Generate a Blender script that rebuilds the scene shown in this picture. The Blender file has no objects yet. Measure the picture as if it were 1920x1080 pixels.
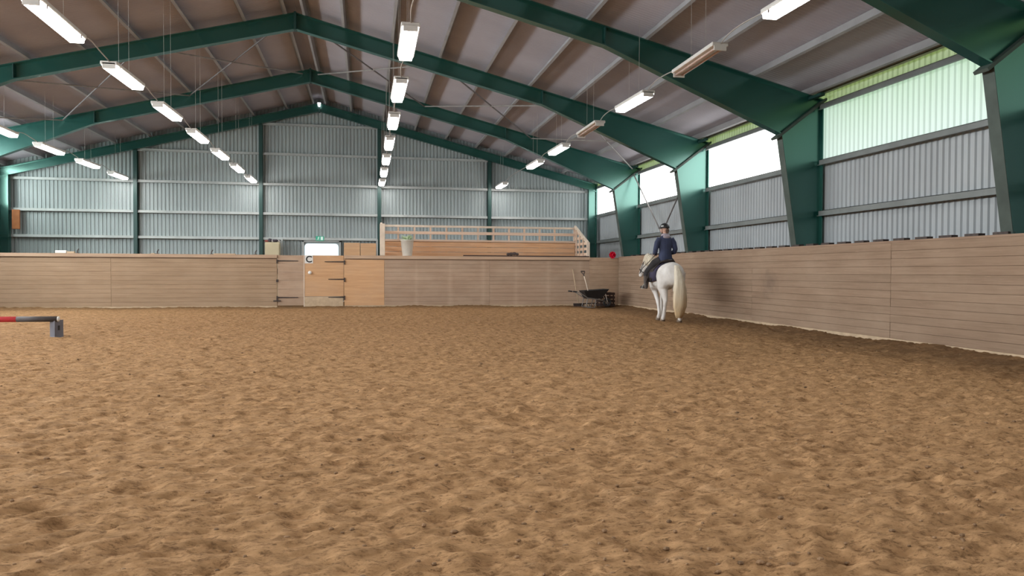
import bpy, bmesh, math, random
import numpy as np
from mathutils import Vector, Matrix
random.seed(7)
SC = bpy.context.scene
COL = SC.collection

# ------------------------------------------------------------------ camera
F, YAW, PITCH, ROLL = 1398.8, 0.1939, -0.0212, 0.0036
cam_d = bpy.data.cameras.new('camera'); cam = bpy.data.objects.new('camera', cam_d); COL.objects.link(cam)
cam_d.sensor_width = 36.0; cam_d.lens = F / 1920 * 36.0; cam_d.clip_end = 200
_r0 = Vector((math.cos(YAW), -math.sin(YAW), 0)); _d0 = Vector((math.sin(YAW), math.cos(YAW), 0)); _z = Vector((0, 0, 1))
_fw = _d0 * math.cos(PITCH) + _z * math.sin(PITCH); _up0 = -_d0 * math.sin(PITCH) + _z * math.cos(PITCH)
_rt = _r0 * math.cos(ROLL) + _up0 * math.sin(ROLL); _up = _up0 * math.cos(ROLL) - _r0 * math.sin(ROLL)
cam.matrix_world = Matrix(((_rt.x, _up.x, -_fw.x, 1.79), (_rt.y, _up.y, -_fw.y, 0), (_rt.z, _up.z, -_fw.z, 1.2), (0, 0, 0, 1)))
SC.camera = cam

# ------------------------------------------------------------------ world, light levels, exposure
SC.view_settings.view_transform = 'Standard'; SC.view_settings.look = 'None'
SC.view_settings.gamma = 1.0; SC.view_settings.use_curve_mapping = False
SC.view_settings.exposure = 0.05
LAMP = 26.5            # radiance of a lit diffuser
WIN_R, WIN_L = 5.5, 36.0   # radiance of the daylit translucent sheets: trees shade the right side, the left side is open
wd = bpy.data.worlds.new('overcast_sky'); SC.world = wd; wd.use_nodes = True
wd.node_tree.nodes['Background'].inputs[0].default_value = (0.86, 0.93, 1.0, 1)
wd.node_tree.nodes['Background'].inputs[1].default_value = 1.0
SC.cycles.max_bounces = 6; SC.cycles.diffuse_bounces = 4; SC.cycles.glossy_bounces = 2
SC.cycles.use_denoising = True
SC.cycles.sample_clamp_indirect = 10.0

# ------------------------------------------------------------------ materials
def s2l(c):
    return tuple(((v / 255) / 12.92 if v <= 10 else ((v / 255 + .055) / 1.055) ** 2.4) for v in c)

class NT:
    def __init__(s, name):
        s.m = bpy.data.materials.new(name); s.m.use_nodes = True; s.t = s.m.node_tree; s.t.nodes.clear()
        s.out = s.n('ShaderNodeOutputMaterial')
    def n(s, t, **k):
        o = s.t.nodes.new(t)
        for a, b in k.items(): setattr(o, a, b)
        return o
    def l(s, a, b): s.t.links.new(a, b)
    def pos(s, scale=(1, 1, 1), rand=0.0):
        g = s.n('ShaderNodeNewGeometry'); m = s.n('ShaderNodeMapping'); s.l(g.outputs['Position'], m.inputs['Vector'])
        m.inputs['Scale'].default_value = scale
        if rand:
            oi = s.n('ShaderNodeObjectInfo'); mu = s.n('ShaderNodeMath', operation='MULTIPLY'); mu.inputs[1].default_value = rand
            s.l(oi.outputs['Random'], mu.inputs[0]); s.l(mu.outputs[0], m.inputs['Location'])
        return m.outputs[0]
    def noise(s, vec, scale, detail=3, rough=.55):
        x = s.n('ShaderNodeTexNoise'); x.inputs['Scale'].default_value = scale; x.inputs['Detail'].default_value = detail
        x.inputs['Roughness'].default_value = rough; s.l(vec, x.inputs['Vector']); return x.outputs['Fac']
    def ramp(s, fac, a, b, ca, cb):
        r = s.n('ShaderNodeValToRGB'); s.l(fac, r.inputs[0]); e = r.color_ramp.elements
        e[0].position = a; e[1].position = b; e[0].color = (*ca, 1); e[1].color = (*cb, 1); return r.outputs[0]
    def mix(s, fac, a, b, mode='MIX'):
        x = s.n('ShaderNodeMix', data_type='RGBA', blend_type=mode)
        for sock, v in ((x.inputs[0], fac), (x.inputs[6], a), (x.inputs[7], b)):
            if hasattr(v, 'is_linked'): s.l(v, sock)
            elif isinstance(v, (int, float)): sock.default_value = v
            else: sock.default_value = (*v, 1)
        return x.outputs[2]
    def bsdf(s, col, rough=.8, metal=0., bump=None, bs=.3, bd=.02, spec=.4):
        b = s.n('ShaderNodeBsdfPrincipled')
        if hasattr(col, 'is_linked'): s.l(col, b.inputs['Base Color'])
        else: b.inputs['Base Color'].default_value = (*col, 1)
        b.inputs['Roughness'].default_value = rough; b.inputs['Metallic'].default_value = metal
        b.inputs['Specular IOR Level'].default_value = spec
        if bump is not None:
            u = s.n('ShaderNodeBump'); u.inputs['Strength'].default_value = bs; u.inputs['Distance'].default_value = bd
            s.l(bump, u.inputs['Height']); s.l(u.outputs[0], b.inputs['Normal'])
        s.l(b.outputs[0], s.out.inputs[0]); return b

def plain(name, col, rough=.7, metal=0., var=.12, scale=6., spec=.4, stretch=(1, 1, 1)):
    t = NT(name); f = t.noise(t.pos(stretch), scale, 3)
    c = t.ramp(f, .3, .7, tuple(v * (1 - var) for v in col), tuple(min(1, v * (1 + var)) for v in col))
    t.bsdf(c, rough, metal, spec=spec); return t.m

def emis(name, col, strength):
    t = NT(name); e = t.n('ShaderNodeEmission'); e.inputs[0].default_value = (*col, 1); e.inputs[1].default_value = strength
    t.l(e.outputs[0], t.out.inputs[0]); return t.m

def wood(name, c1, c2, stretch, dust=(.42, .31, .22), dustamt=.5, randtone=.14, blotch=None, rough=.85, studs=0.):
    """planks: grain along the long axis, dusty smears, each plank a tone of its own; stain = (centre, radii)"""
    t = NT(name); p = t.pos(stretch, rand=9.)
    g = t.noise(p, 3.0, 5, .65); col = t.ramp(g, .3, .72, c1, c2)
    d = t.noise(t.pos((1, 1, 1.6)), .9, 4, .6); dm = t.ramp(d, .42, .72, (0, 0, 0), (dustamt,) * 3)
    col = t.mix(dm, col, dust)
    sc_ = t.noise(t.pos(tuple(v * 2.2 for v in stretch)), 4.0, 2); sm = t.ramp(sc_, .66, .74, (0, 0, 0), (.35,) * 3)
    col = t.mix(sm, col, tuple(min(1, v * 1.45) for v in c2))
    oi = t.n('ShaderNodeObjectInfo'); rr = t.ramp(oi.outputs['Random'], 0, 1, (1 - randtone,) * 3, (1 + randtone,) * 3)
    col = t.mix(1.0, col, rr, 'MULTIPLY')
    if studs:
        gs_ = t.n('ShaderNodeNewGeometry'); sp = t.n('ShaderNodeSeparateXYZ'); t.l(gs_.outputs['Position'], sp.inputs[0])
        pp = t.n('ShaderNodeMath', operation='PINGPONG'); pp.inputs[1].default_value = studs / 2; t.l(sp.outputs[0], pp.inputs[0])
        nn = t.noise(t.pos((1, 1, .6)), 1.3, 3); a1 = t.n('ShaderNodeMath', operation='MULTIPLY_ADD'); t.l(nn, a1.inputs[0]); a1.inputs[1].default_value = .25; t.l(pp.outputs[0], a1.inputs[2])
        col = t.mix(t.ramp(a1.outputs[0], .10, .24, (.32,) * 3, (0, 0, 0)), col, tuple(v * 1.2 for v in dust))
    if blotch:
        for (cx, cy, cz), (rx, ry, rz), amt in blotch:
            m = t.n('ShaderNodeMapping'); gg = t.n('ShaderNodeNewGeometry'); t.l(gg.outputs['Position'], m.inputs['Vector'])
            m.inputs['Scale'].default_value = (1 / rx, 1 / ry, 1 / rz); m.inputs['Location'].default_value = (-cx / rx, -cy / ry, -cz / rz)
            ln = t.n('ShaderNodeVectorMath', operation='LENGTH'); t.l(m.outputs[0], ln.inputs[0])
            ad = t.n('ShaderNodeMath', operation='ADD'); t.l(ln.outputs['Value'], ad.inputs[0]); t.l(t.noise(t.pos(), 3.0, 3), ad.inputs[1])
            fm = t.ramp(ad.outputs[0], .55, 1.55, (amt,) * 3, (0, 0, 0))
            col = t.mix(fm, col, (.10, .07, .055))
    t.bsdf(col, rough, bump=g, bs=.25, bd=.006, spec=.2); return t.m

M = {}
def gloss(name, col, rough, ior):
    t = NT(name); f = t.noise(t.pos(), 1.2, 3); b = t.bsdf(t.ramp(f, .3, .7, tuple(v * .88 for v in col), tuple(v * 1.12 for v in col)), rough, spec=1.0)
    b.inputs['IOR'].default_value = ior; b.inputs['Specular Tint'].default_value = (.58, 1.0, .87, 1); return t.m
M['green'] = gloss('green_enamel_steel', (.006, .052, .044), .24, 1.70)
M['green_dark'] = plain('dark_green_steel_paint', (.012, .05, .044), .45, 0, .12, 1.2, .5)
M['edge'] = plain('dusty_flange_paint', (.060, .078, .068), .6, 0, .2, 3., .3)
M['galv_dark'] = plain('backlit_girt_steel', (.16, .175, .17), .5, 0, .15, 2., .5)  # backlit darkness of the side girts put into the colour
M['galv'] = plain('galvanised_steel', (.40, .42, .41), .5, .0, .12, 2., .5)
M['galv_wall'] = plain('galvanised_wall_sheet', (.32, .365, .37), .48, .0, .10, .7, .5, (1, 1, .4))
M['galv_side'] = plain('galvanised_side_sheet', (.36, .385, .40), .5, .0, .10, .7, .5, (1, 1, .4))
M['roof'] = plain('roof_sheet', (.345, .332, .366), .7, .0, .10, .5, .3)
M['purlin'] = plain('purlin_steel', (.27, .27, .275), .5, 0, .12, 2., .4)
M['rod'] = plain('bracing_steel', (.12, .11, .11), .6, 0, .2, 4.)
M['rod_light'] = plain('bracing_galvanised', (.22, .21, .20), .5, 0, .2, 4.)
M['white'] = plain('white_enamel', (.70, .69, .66), .45, 0, .06, 5.)
M['tube_off'] = plain('unlit_tube_glass', (.50, .36, .30), .35, 0, .1, 3.)
M['lamp'] = emis('lit_diffuser', (1.0, .965, .93), LAMP)
M['cable'] = plain('grey_cable', (.40, .38, .36), .6, 0, .1, 8.)
M['black'] = plain('black_plastic', (.018, .018, .020), .5, 0, .2, 8.)
M['iron'] = plain('dark_iron', (.06, .045, .04), .6, .3, .3, 20.)
RS, BS = (5, .35, 7), (.35, 5, 7)
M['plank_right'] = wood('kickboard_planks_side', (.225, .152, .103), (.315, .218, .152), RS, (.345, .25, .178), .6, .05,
                        blotch=[((10.85, 15.65, .95), (.6, .85, .65), .50)])  # one soft darker oval on the side boards
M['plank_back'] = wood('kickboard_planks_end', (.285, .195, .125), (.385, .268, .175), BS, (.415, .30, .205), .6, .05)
M['plank_worn'] = wood('kickboard_planks_worn', (.33, .228, .160), (.44, .31, .222), BS, (.48, .36, .265), .6, .06, studs=1.17)  # boards with a tone of their own and paler dusty stripes
M['plank_corner'] = wood('corner_boards', (.42, .29, .20), (.54, .38, .265), BS, (.56, .42, .3), .5, .05)
M['ply'] = wood('orange_plywood', (.50, .29, .155), (.62, .38, .21), (.35, 5, 5), (.52, .36, .24), .4, .05)
M['cap'] = wood('cap_rail_wood', (.38, .26, .18), (.52, .37, .26), BS, (.4, .3, .22), .4, .08)
M['cap_r'] = wood('cap_rail_side_wood', (.24, .16, .11), (.32, .22, .155), RS, (.4, .3, .22), .3, .08)
M['pale'] = plain('pale_bare_wood', (.48, .36, .24), .8, 0, .15, 6.)
M['stand'] = wood('grandstand_planks', (.52, .29, .155), (.66, .41, .24), BS, (.55, .40, .29), .35, .10)
M['rail'] = wood('grandstand_rails', (.50, .35, .25), (.64, .48, .37), BS, (.6, .5, .42), .5, .12)
M['pale_rail'] = plain('pale_painted_wood', (.62, .52, .42), .7, 0, .1, 4.)

# ------------------------------------------------------------------ mesh helpers
class MB:
    def __init__(s): s.v = []; s.f = []
    def add(s, vs, fs):
        o = len(s.v); s.v += [tuple(v) for v in vs]; s.f += [tuple(i + o for i in f) for f in fs]; return s
    def box(s, x0, x1, y0, y1, z0, z1, b=0.0):
        if b <= 0:
            return s.add([(x0, y0, z0), (x1, y0, z0), (x1, y1, z0), (x0, y1, z0), (x0, y0, z1), (x1, y0, z1), (x1, y1, z1), (x0, y1, z1)],
                         [(3, 2, 1, 0), (4, 5, 6, 7), (0, 1, 5, 4), (1, 2, 6, 5), (2, 3, 7, 6), (3, 0, 4, 7)])
        bm = bmesh.new(); bmesh.ops.create_cube(bm, size=1)
        for v in bm.verts: v.co = Vector(((x0 + x1) / 2 + v.co.x * (x1 - x0), (y0 + y1) / 2 + v.co.y * (y1 - y0), (z0 + z1) / 2 + v.co.z * (z1 - z0)))
        bmesh.ops.bevel(bm, geom=bm.edges[:], offset=b, segments=1, affect='EDGES')
        bm.verts.index_update(); s.add([v.co[:] for v in bm.verts], [[v.index for v in f.verts] for f in bm.faces]); bm.free(); return s
    def prism(s, poly, axis, a, b):
        """poly: 2D points in the two other axes (x,z for axis 'y'; y,z for 'x'; x,y for 'z')"""
        n = len(poly)
        def P(p, t): return {'y': (p[0], t, p[1]), 'x': (t, p[0], p[1]), 'z': (p[0], p[1], t)}[axis]
        vs = [P(p, a) for p in poly] + [P(p, b) for p in poly]
        fs = [tuple(range(n))[::-1], tuple(range(n, 2 * n))] + [(i, (i + 1) % n, n + (i + 1) % n, n + i) for i in range(n)]
        return s.add(vs, fs)
    def beam(s, p, q, w, h, ref=(0, 0, 1)):
        """square bar from p to q; w along the side, h along ref"""
        p, q = Vector(p), Vector(q); t = (q - p).normalized(); r = Vector(ref)
        sd = t.cross(r)
        if sd.length < 1e-4: sd = t.cross(Vector((1, 0, 0)))
        sd.normalize(); u = sd.cross(t).normalized()
        vs = [c + sd * a * w / 2 + u * b * h / 2 for c in (p, q) for a, b in ((-1, -1), (1, -1), (1, 1), (-1, 1))]
        return s.add(vs, [(3, 2, 1, 0), (4, 5, 6, 7), (0, 1, 5, 4), (1, 2, 6, 5), (2, 3, 7, 6), (3, 0, 4, 7)])
    def tube(s, pts, rad, n=8, cap=True):
        """round tube along pts; rad a number or one (ru, rv) or number per point; rounded ends from cap"""
        pts = [Vector(p) for p in pts]; k = len(pts)
        R = [(r if isinstance(r, tuple) else (r, r)) for r in (rad if isinstance(rad, (list,)) else [rad] * k)]
        t0 = (pts[1] - pts[0]).normalized(); ref = Vector((1, 0, 0)) if abs(t0.x) < .8 else Vector((0, 1, 0))
        vs = []; u = None
        for i in range(k):
            t = (pts[min(i + 1, k - 1)] - pts[max(i - 1, 0)]).normalized()
            u = (ref if u is None else u); u = (u - t * u.dot(t)).normalized(); w = t.cross(u)
            for j in range(n):
                a = 2 * math.pi * j / n; vs.append(pts[i] + u * math.cos(a) * R[i][0] + w * math.sin(a) * R[i][1])
        fs = [(i * n + j, i * n + (j + 1) % n, (i + 1) * n + (j + 1) % n, (i + 1) * n + j) for i in range(k - 1) for j in range(n)]
        if cap: fs += [tuple(range(n))[::-1], tuple(range((k - 1) * n, k * n))]
        return s.add(vs, fs)
    def ball(s, c, r, n=10, m=7):
        rx, ry, rz = r if isinstance(r, tuple) else (r, r, r); vs = [(c[0], c[1], c[2] - rz)]
        for i in range(1, m):
            a = -math.pi / 2 + math.pi * i / m
            for j in range(n):
                b = 2 * math.pi * j / n; vs.append((c[0] + rx * math.cos(a) * math.cos(b), c[1] + ry * math.cos(a) * math.sin(b), c[2] + rz * math.sin(a)))
        vs.append((c[0], c[1], c[2] + rz)); L = len(vs) - 1
        fs = [(0, 1 + (j + 1) % n, 1 + j) for j in range(n)]
        for i in range(m - 2):
            fs += [(1 + i * n + j, 1 + i * n + (j + 1) % n, 1 + (i + 1) * n + (j + 1) % n, 1 + (i + 1) * n + j) for j in range(n)]
        fs += [(1 + (m - 2) * n + j, 1 + (m - 2) * n + (j + 1) % n, L) for j in range(n)]
        return s.add(vs, fs)
    def mesh(s, name, mat=None, smooth=False):
        me = bpy.data.meshes.new(name); me.from_pydata(s.v, [], s.f); me.update()
        bm = bmesh.new(); bm.from_mesh(me); bmesh.ops.recalc_face_normals(bm, faces=bm.faces[:]); bm.to_mesh(me); bm.free()
        if mat: me.materials.append(mat)
        if smooth: me.polygons.foreach_set('use_smooth', [True] * len(me.polygons))
        return me
    def obj(s, name, mat=None, parent=None, smooth=False): return put(name, s.mesh(name, mat, smooth), parent)

def put(name, me, parent=None, loc=None, rot=None):
    o = bpy.data.objects.new(name, me); COL.objects.link(o)
    if parent: o.parent = parent
    if loc is not None: o.location = loc
    if rot is not None: o.rotation_euler = rot
    return o
def tag(o, label=None, cat=None, group=None, kind=None):
    for k, v in (('label', label), ('category', cat), ('group', group), ('kind', kind)):
        if v: o[k] = v
    return o
def thing(name, label, cat, loc=(0, 0, 0), rz=0, group=None, kind=None):
    o = bpy.data.objects.new(name, None); COL.objects.link(o); o.location = loc; o.rotation_euler = (0, 0, rz); o.empty_display_size = .2
    return tag(o, label, cat, group, kind)
def copy_tree(o, parent=None):
    c = o.copy(); COL.objects.link(c)
    if parent: c.parent = parent
    for ch in list(o.children): copy_tree(ch, c)
    return c
def fuse(name, mb, mat, voxel=.02, smooth=4, parent=None):
    """joins overlapping solids into one continuous smooth surface"""
    me = mb.mesh(name + '_raw'); o = put(name, me)
    md = o.modifiers.new('r', 'REMESH'); md.mode = 'VOXEL'; md.voxel_size = voxel
    if smooth:
        sm = o.modifiers.new('s', 'SMOOTH'); sm.iterations = smooth; sm.factor = .5
    dg = bpy.context.evaluated_depsgraph_get(); dg.update()
    nm = bpy.data.meshes.new_from_object(o.evaluated_get(dg)); o.modifiers.clear(); o.data = nm; nm.name = name
    nm.materials.clear(); nm.materials.append(mat); nm.polygons.foreach_set('use_smooth', [True] * len(nm.polygons))
    bpy.data.meshes.remove(me)
    if parent: o.parent = parent
    return o

# ------------------------------------------------------------------ layout numbers (metres; X across, Y down the hall, ridge over X = 0)
S, Y0 = 5.508, -1.749
FY = [Y0 + S * k for k in range(7)]
YG = 30.95                      # gable sheet
WX = 11.62                      # side wall sheet
KX, KY, KZ = 10.868, 25.885, 1.74   # inner faces and top of the kickboards
YN = -7.3                       # rear end of the hall, behind the camera
SL = 0.2535
def rtop(x): return 7.90 - SL * abs(x)      # top of rafters
def rsheet(x): return 8.13 - SL * abs(x)    # roof sheet

# ------------------------------------------------------------------ floor
def vnoise(x, y, seed):
    xi = np.floor(x).astype(np.int64); yi = np.floor(y).astype(np.int64); fx = x - xi; fy = y - yi
    fx = fx * fx * (3 - 2 * fx); fy = fy * fy * (3 - 2 * fy)
    def h(a, b):
        n = (a * 374761393 + b * 668265263 + seed * 982451653) & 0x7fffffff
        n = ((n ^ (n >> 13)) * 1274126177) & 0x7fffffff
        return ((n ^ (n >> 16)) & 0xffff) / 65535.0
    return (h(xi, yi) * (1 - fx) + h(xi + 1, yi) * fx) * (1 - fy) + (h(xi, yi + 1) * (1 - fx) + h(xi + 1, yi + 1) * fx) * fy
def sand_height(X, Y):
    a = .35; U = X * math.cos(a) + Y * math.sin(a); V = -X * math.sin(a) + Y * math.cos(a)
    h = (vnoise(U / 1.7, V / 1.3, 1) - .5) * .028
    h += (vnoise(U / .55, V / .38, 2) - .5) * .013
    r = 1 - 2 * np.abs(vnoise(U / .30, V / .19, 3) - .5); h += (r - .5) * .015
    h += (vnoise(U / .13, V / .09, 4) - .5) * .022
    r = 1 - 2 * np.abs(vnoise(U / .075, V / .055, 5) - .5); h += (r - .5) * .026
    return h
xs = np.concatenate([np.arange(-12, -4, .08), np.arange(-4, 11.6, .03), [11.7]])
ys = [YN]
while ys[-1] < 31.1:
    y = ys[-1]; ys.append(y + (1.0 if y < 1 else .3 if y < 2.3 else .018 + .0035 * max(0, y - 4)))
ys = np.array(ys)
GX, GY = np.meshgrid(xs, ys)
GZ = sand_height(GX, GY)
rng = np.random.default_rng(3)
for _ in range(1500):            # hoof prints: a dent with a raised rim
    px, py = rng.uniform(-9, 10.5), 2.6 + 20 * rng.random() ** 1.4; rr = rng.uniform(.06, .12)
    ix0, ix1 = np.searchsorted(xs, [px - .35, px + .35]); iy0, iy1 = np.searchsorted(ys, [py - .35, py + .35])
    sx = GX[iy0:iy1, ix0:ix1]; sy = GY[iy0:iy1, ix0:ix1]
    d = np.hypot((sx - px), (sy - py) * rng.uniform(.7, 1.2)) / rr
    GZ[iy0:iy1, ix0:ix1] += -.013 * np.exp(-(d ** 4)) + .007 * np.exp(-((d - 1.35) ** 2) / .08)
edge = np.minimum(np.abs(KX - GX), np.abs(KY - GY)); edge = np.where(GX > KX, 0, np.where(GY > KY, 0, edge))
GZ += .05 * np.exp(-(edge / .3) ** 2) * (vnoise(GX / .8 + GY / .9, GX * 0, 9)) - .01
GZ -= .05 * np.exp(-((KX - GX - 1.2) / .6) ** 2) * (GY < KY)     # the track worn along the side boards
GZ[(GX > KX + .05) | (GY > KY + .05) | (GX < -KX - .05)] = -.02
nx, ny = len(xs), len(ys)
me = bpy.data.meshes.new('floor')
co = np.stack([GX, GY, GZ], -1).reshape(-1, 3)
idx = np.arange(nx * ny).reshape(ny, nx)
quads = np.stack([idx[:-1, :-1], idx[:-1, 1:], idx[1:, 1:], idx[1:, :-1]], -1).reshape(-1, 4)
me.vertices.add(len(co)); me.vertices.foreach_set('co', co.ravel())
me.loops.add(quads.size); me.loops.foreach_set('vertex_index', quads.ravel().astype(np.int32))
me.polygons.add(len(quads)); me.polygons.foreach_set('loop_start', np.arange(0, quads.size, 4, dtype=np.int32))
me.update(calc_edges=True); me.polygons.foreach_set('use_smooth', [True] * len(quads))
t = NT('riding_sand')
p = t.pos(); pf = t.pos((.8, 1.25, 1))
base = t.ramp(t.noise(pf, 7.0, 6, .68), .33, .68, (.25, .150, .074), (.60, .385, .212))
base = t.mix(t.ramp(t.noise(pf, 1.1, 4, .6), .35, .7, (0, 0, 0), (.55,) * 3), base, (.47, .30, .160))
base = t.mix(t.ramp(t.noise(pf, 2.6, 3, .6), .60, .74, (0, 0, 0), (.45,) * 3), base, (.60, .42, .26))
pa = t.pos((.75, 1.35, 1)); base = t.mix(t.ramp(t.noise(pa, 20., 8, .75), .50, .62, (0, 0, 0), (.75,) * 3), base, (.175, .10, .05))
base = t.mix(t.ramp(t.noise(pa, 30., 6, .7), .56, .66, (0, 0, 0), (.7,) * 3), base, (.10, .058, .030))
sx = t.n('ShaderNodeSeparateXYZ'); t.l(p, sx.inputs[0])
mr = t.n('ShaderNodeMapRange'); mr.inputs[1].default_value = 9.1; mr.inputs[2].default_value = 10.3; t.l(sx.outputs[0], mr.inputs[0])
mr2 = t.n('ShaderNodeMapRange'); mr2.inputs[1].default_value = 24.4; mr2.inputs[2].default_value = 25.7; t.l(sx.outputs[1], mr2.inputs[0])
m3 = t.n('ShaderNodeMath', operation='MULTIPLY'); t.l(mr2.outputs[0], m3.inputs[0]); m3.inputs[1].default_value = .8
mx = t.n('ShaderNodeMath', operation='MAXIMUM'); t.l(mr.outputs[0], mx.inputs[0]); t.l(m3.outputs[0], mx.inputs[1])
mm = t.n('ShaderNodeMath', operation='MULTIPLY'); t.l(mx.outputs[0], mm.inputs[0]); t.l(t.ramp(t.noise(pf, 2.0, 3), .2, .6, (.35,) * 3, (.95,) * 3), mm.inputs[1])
base = t.mix(1.0, base, (1.03, .965, .89), 'MULTIPLY')
md = t.n('ShaderNodeMapRange'); md.inputs[1].default_value = 6.; md.inputs[2].default_value = 17.; t.l(sx.outputs[1], md.inputs[0])   # the sand colour darkens towards the far half
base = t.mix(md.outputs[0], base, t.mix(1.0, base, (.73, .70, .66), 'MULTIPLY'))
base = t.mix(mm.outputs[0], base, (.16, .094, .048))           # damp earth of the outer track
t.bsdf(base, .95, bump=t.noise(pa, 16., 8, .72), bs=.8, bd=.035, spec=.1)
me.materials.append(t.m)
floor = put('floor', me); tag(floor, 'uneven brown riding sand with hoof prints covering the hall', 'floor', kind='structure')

# clods of earth scattered on the sand (one object, nobody could count them)
mb = MB()
for _ in range(900):
    y = 2.8 + 15 * rng.random() ** 2; x = rng.uniform(-.42 * y - .5, .95 * y + 1.5) + 1.2
    if not -9 < x < 10.6: continue
    r = rng.uniform(.004, .012) * (1 + .03 * y); i, j = np.searchsorted(ys, y), np.searchsorted(xs, x)
    z = GZ[min(i, ny - 1), min(j, nx - 1)] + r * .2
    mb.ball((x, y, z), (r * rng.uniform(.8, 1.7), r, r * .7), 6, 4)
tag(mb.obj('clods', plain('damp_clods', (.25, .155, .085), .95, 0, .5, 9.)), 'small loose clods of brown earth strewn over the riding sand', 'earth', kind='stuff')

# ------------------------------------------------------------------ sheets
def trapezoid(length, pitch, depth):
    pts = []; s = 0
    while s < length:
        for a, d in ((0, 0), (.42, 0), (.55, depth), (.87, depth)): 
            if s + a * pitch <= length: pts.append((s + a * pitch, d))
        s += pitch
    pts.append((length, 0)); return pts
def sheet_x(x0, x1, y, zlo, zhi, pitch=.14, depth=.03):
    """sheet standing across the hall; zlo, zhi functions of x"""
    mb = MB(); pr = trapezoid(x1 - x0, pitch, depth); vs = []
    for s, d in pr: vs += [(x0 + s, y + d, zlo(x0 + s)), (x0 + s, y + d, zhi(x0 + s))]
    return mb.add(vs, [(2 * i, 2 * i + 2, 2 * i + 3, 2 * i + 1) for i in range(len(pr) - 1)])
def sheet_y(x, y0, y1, z0, z1, sgn, pitch=.14, depth=.03):
    mb = MB(); pr = trapezoid(y1 - y0, pitch, depth); vs = []
    for s, d in pr: vs += [(x + sgn * d, y0 + s, z0), (x + sgn * d, y0 + s, z1)]
    return mb.add(vs, [(2 * i, 2 * i + 2, 2 * i + 3, 2 * i + 1) for i in range(len(pr) - 1)])

# gable wall
wb = sheet_x(-WX, WX, YG, lambda x: 0 if not -.66 < x < .78 else 2.42, lambda x: rsheet(x) + .03).obj('wall_back', M['galv_wall'])
tag(wb, 'grey corrugated steel gable wall with green posts at the far end', 'wall', kind='structure')
GP = (-6.83, -2.25, 2.34, 6.87)
for x in GP:
    m = MB(); h = rtop(x) - .3
    m.box(x - .07, x + .07, YG - .20, YG - .188, 0, h); m.box(x - .07, x + .07, YG - .012, YG, 0, h); m.box(x - .006, x + .006, YG - .19, YG - .01, 0, h)
    m.obj('gable_post', M['green_dark'], wb)
bays = [-11.3, *GP, 11.3]
for z in (2.50, 3.48, 4.64, 5.83, 7.0):
    for a, b in zip(bays[:-1], bays[1:]):
        lo, hi = a + .08, b - .08
        lim = (7.58 - z) / SL
        lo, hi = max(lo, -lim), min(hi, lim)
        if hi - lo < .4: continue
        m = MB(); m.box(lo, hi, YG - .14, YG - .13, z - .05, z + .05); m.box(lo, hi, YG - .13, YG, z + .04, z + .05); m.box(lo, hi, YG - .19, YG - .14, z - .05, z - .04)
        m.obj('girt', M['galv'], wb)

# side walls (right seen, left mostly outside the frame)
def side_wall(sg, name, label):
    x = sg * WX; m = MB()
    sw = sheet_y(x, YN, YG, 0, 3.62, sg).obj(name, M['galv_side']); tag(sw, label, 'wall', kind='structure')
    for k in range(7):
        a = (FY[k - 1] if k else YN) + .1; b = FY[k] - .1
        if b > YG: b = YG - .2
        for z in (2.50, 3.60, 4.80):
            q = MB(); xi = x - sg * .16
            q.box(min(xi, xi + sg * .012), max(xi, xi + sg * .012), a, b, z - .06, z + .06)
            q.box(min(xi, x), max(xi, x), a, b, z + .05, z + .06); q.box(min(xi - sg * .04, xi), max(xi - sg * .04, xi), a, b, z - .06, z - .05)
            q.obj('girt', M['galv_dark'], sw)
        q = MB(); q.box(min(sg * 11.40, sg * 11.42), max(sg * 11.40, sg * 11.42), a, b, 5.07, 5.235); q.box(min(sg * 11.40, sg * 11.46), max(sg * 11.40, sg * 11.46), a, b, 5.215, 5.225)
        q.box(min(sg * 11.40, sg * 11.52), max(sg * 11.40, sg * 11.52), a, b, 5.07, 5.08)
        q.obj('eave_beam', M['galv'], sw)
    return sw
m_ = sheet_y(-WX, YG - 1.4, YG, 3.6, 5.19, -1).obj('upper_sheet', M['galv_side'])
wr = side_wall(1, 'wall_right', 'grey corrugated steel side wall behind the green columns, under the daylight strips')
wl = side_wall(-1, 'wall_left', 'grey corrugated steel side wall at the far left edge')
m_.parent = wl
MB().box(-WX, WX, YN - .05, YN, 0, 8.1).obj('wall_front', M['galv_side']); o = bpy.data.objects['wall_front']
tag(o, 'grey steel end wall behind the viewer', 'wall', kind='structure')

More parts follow.
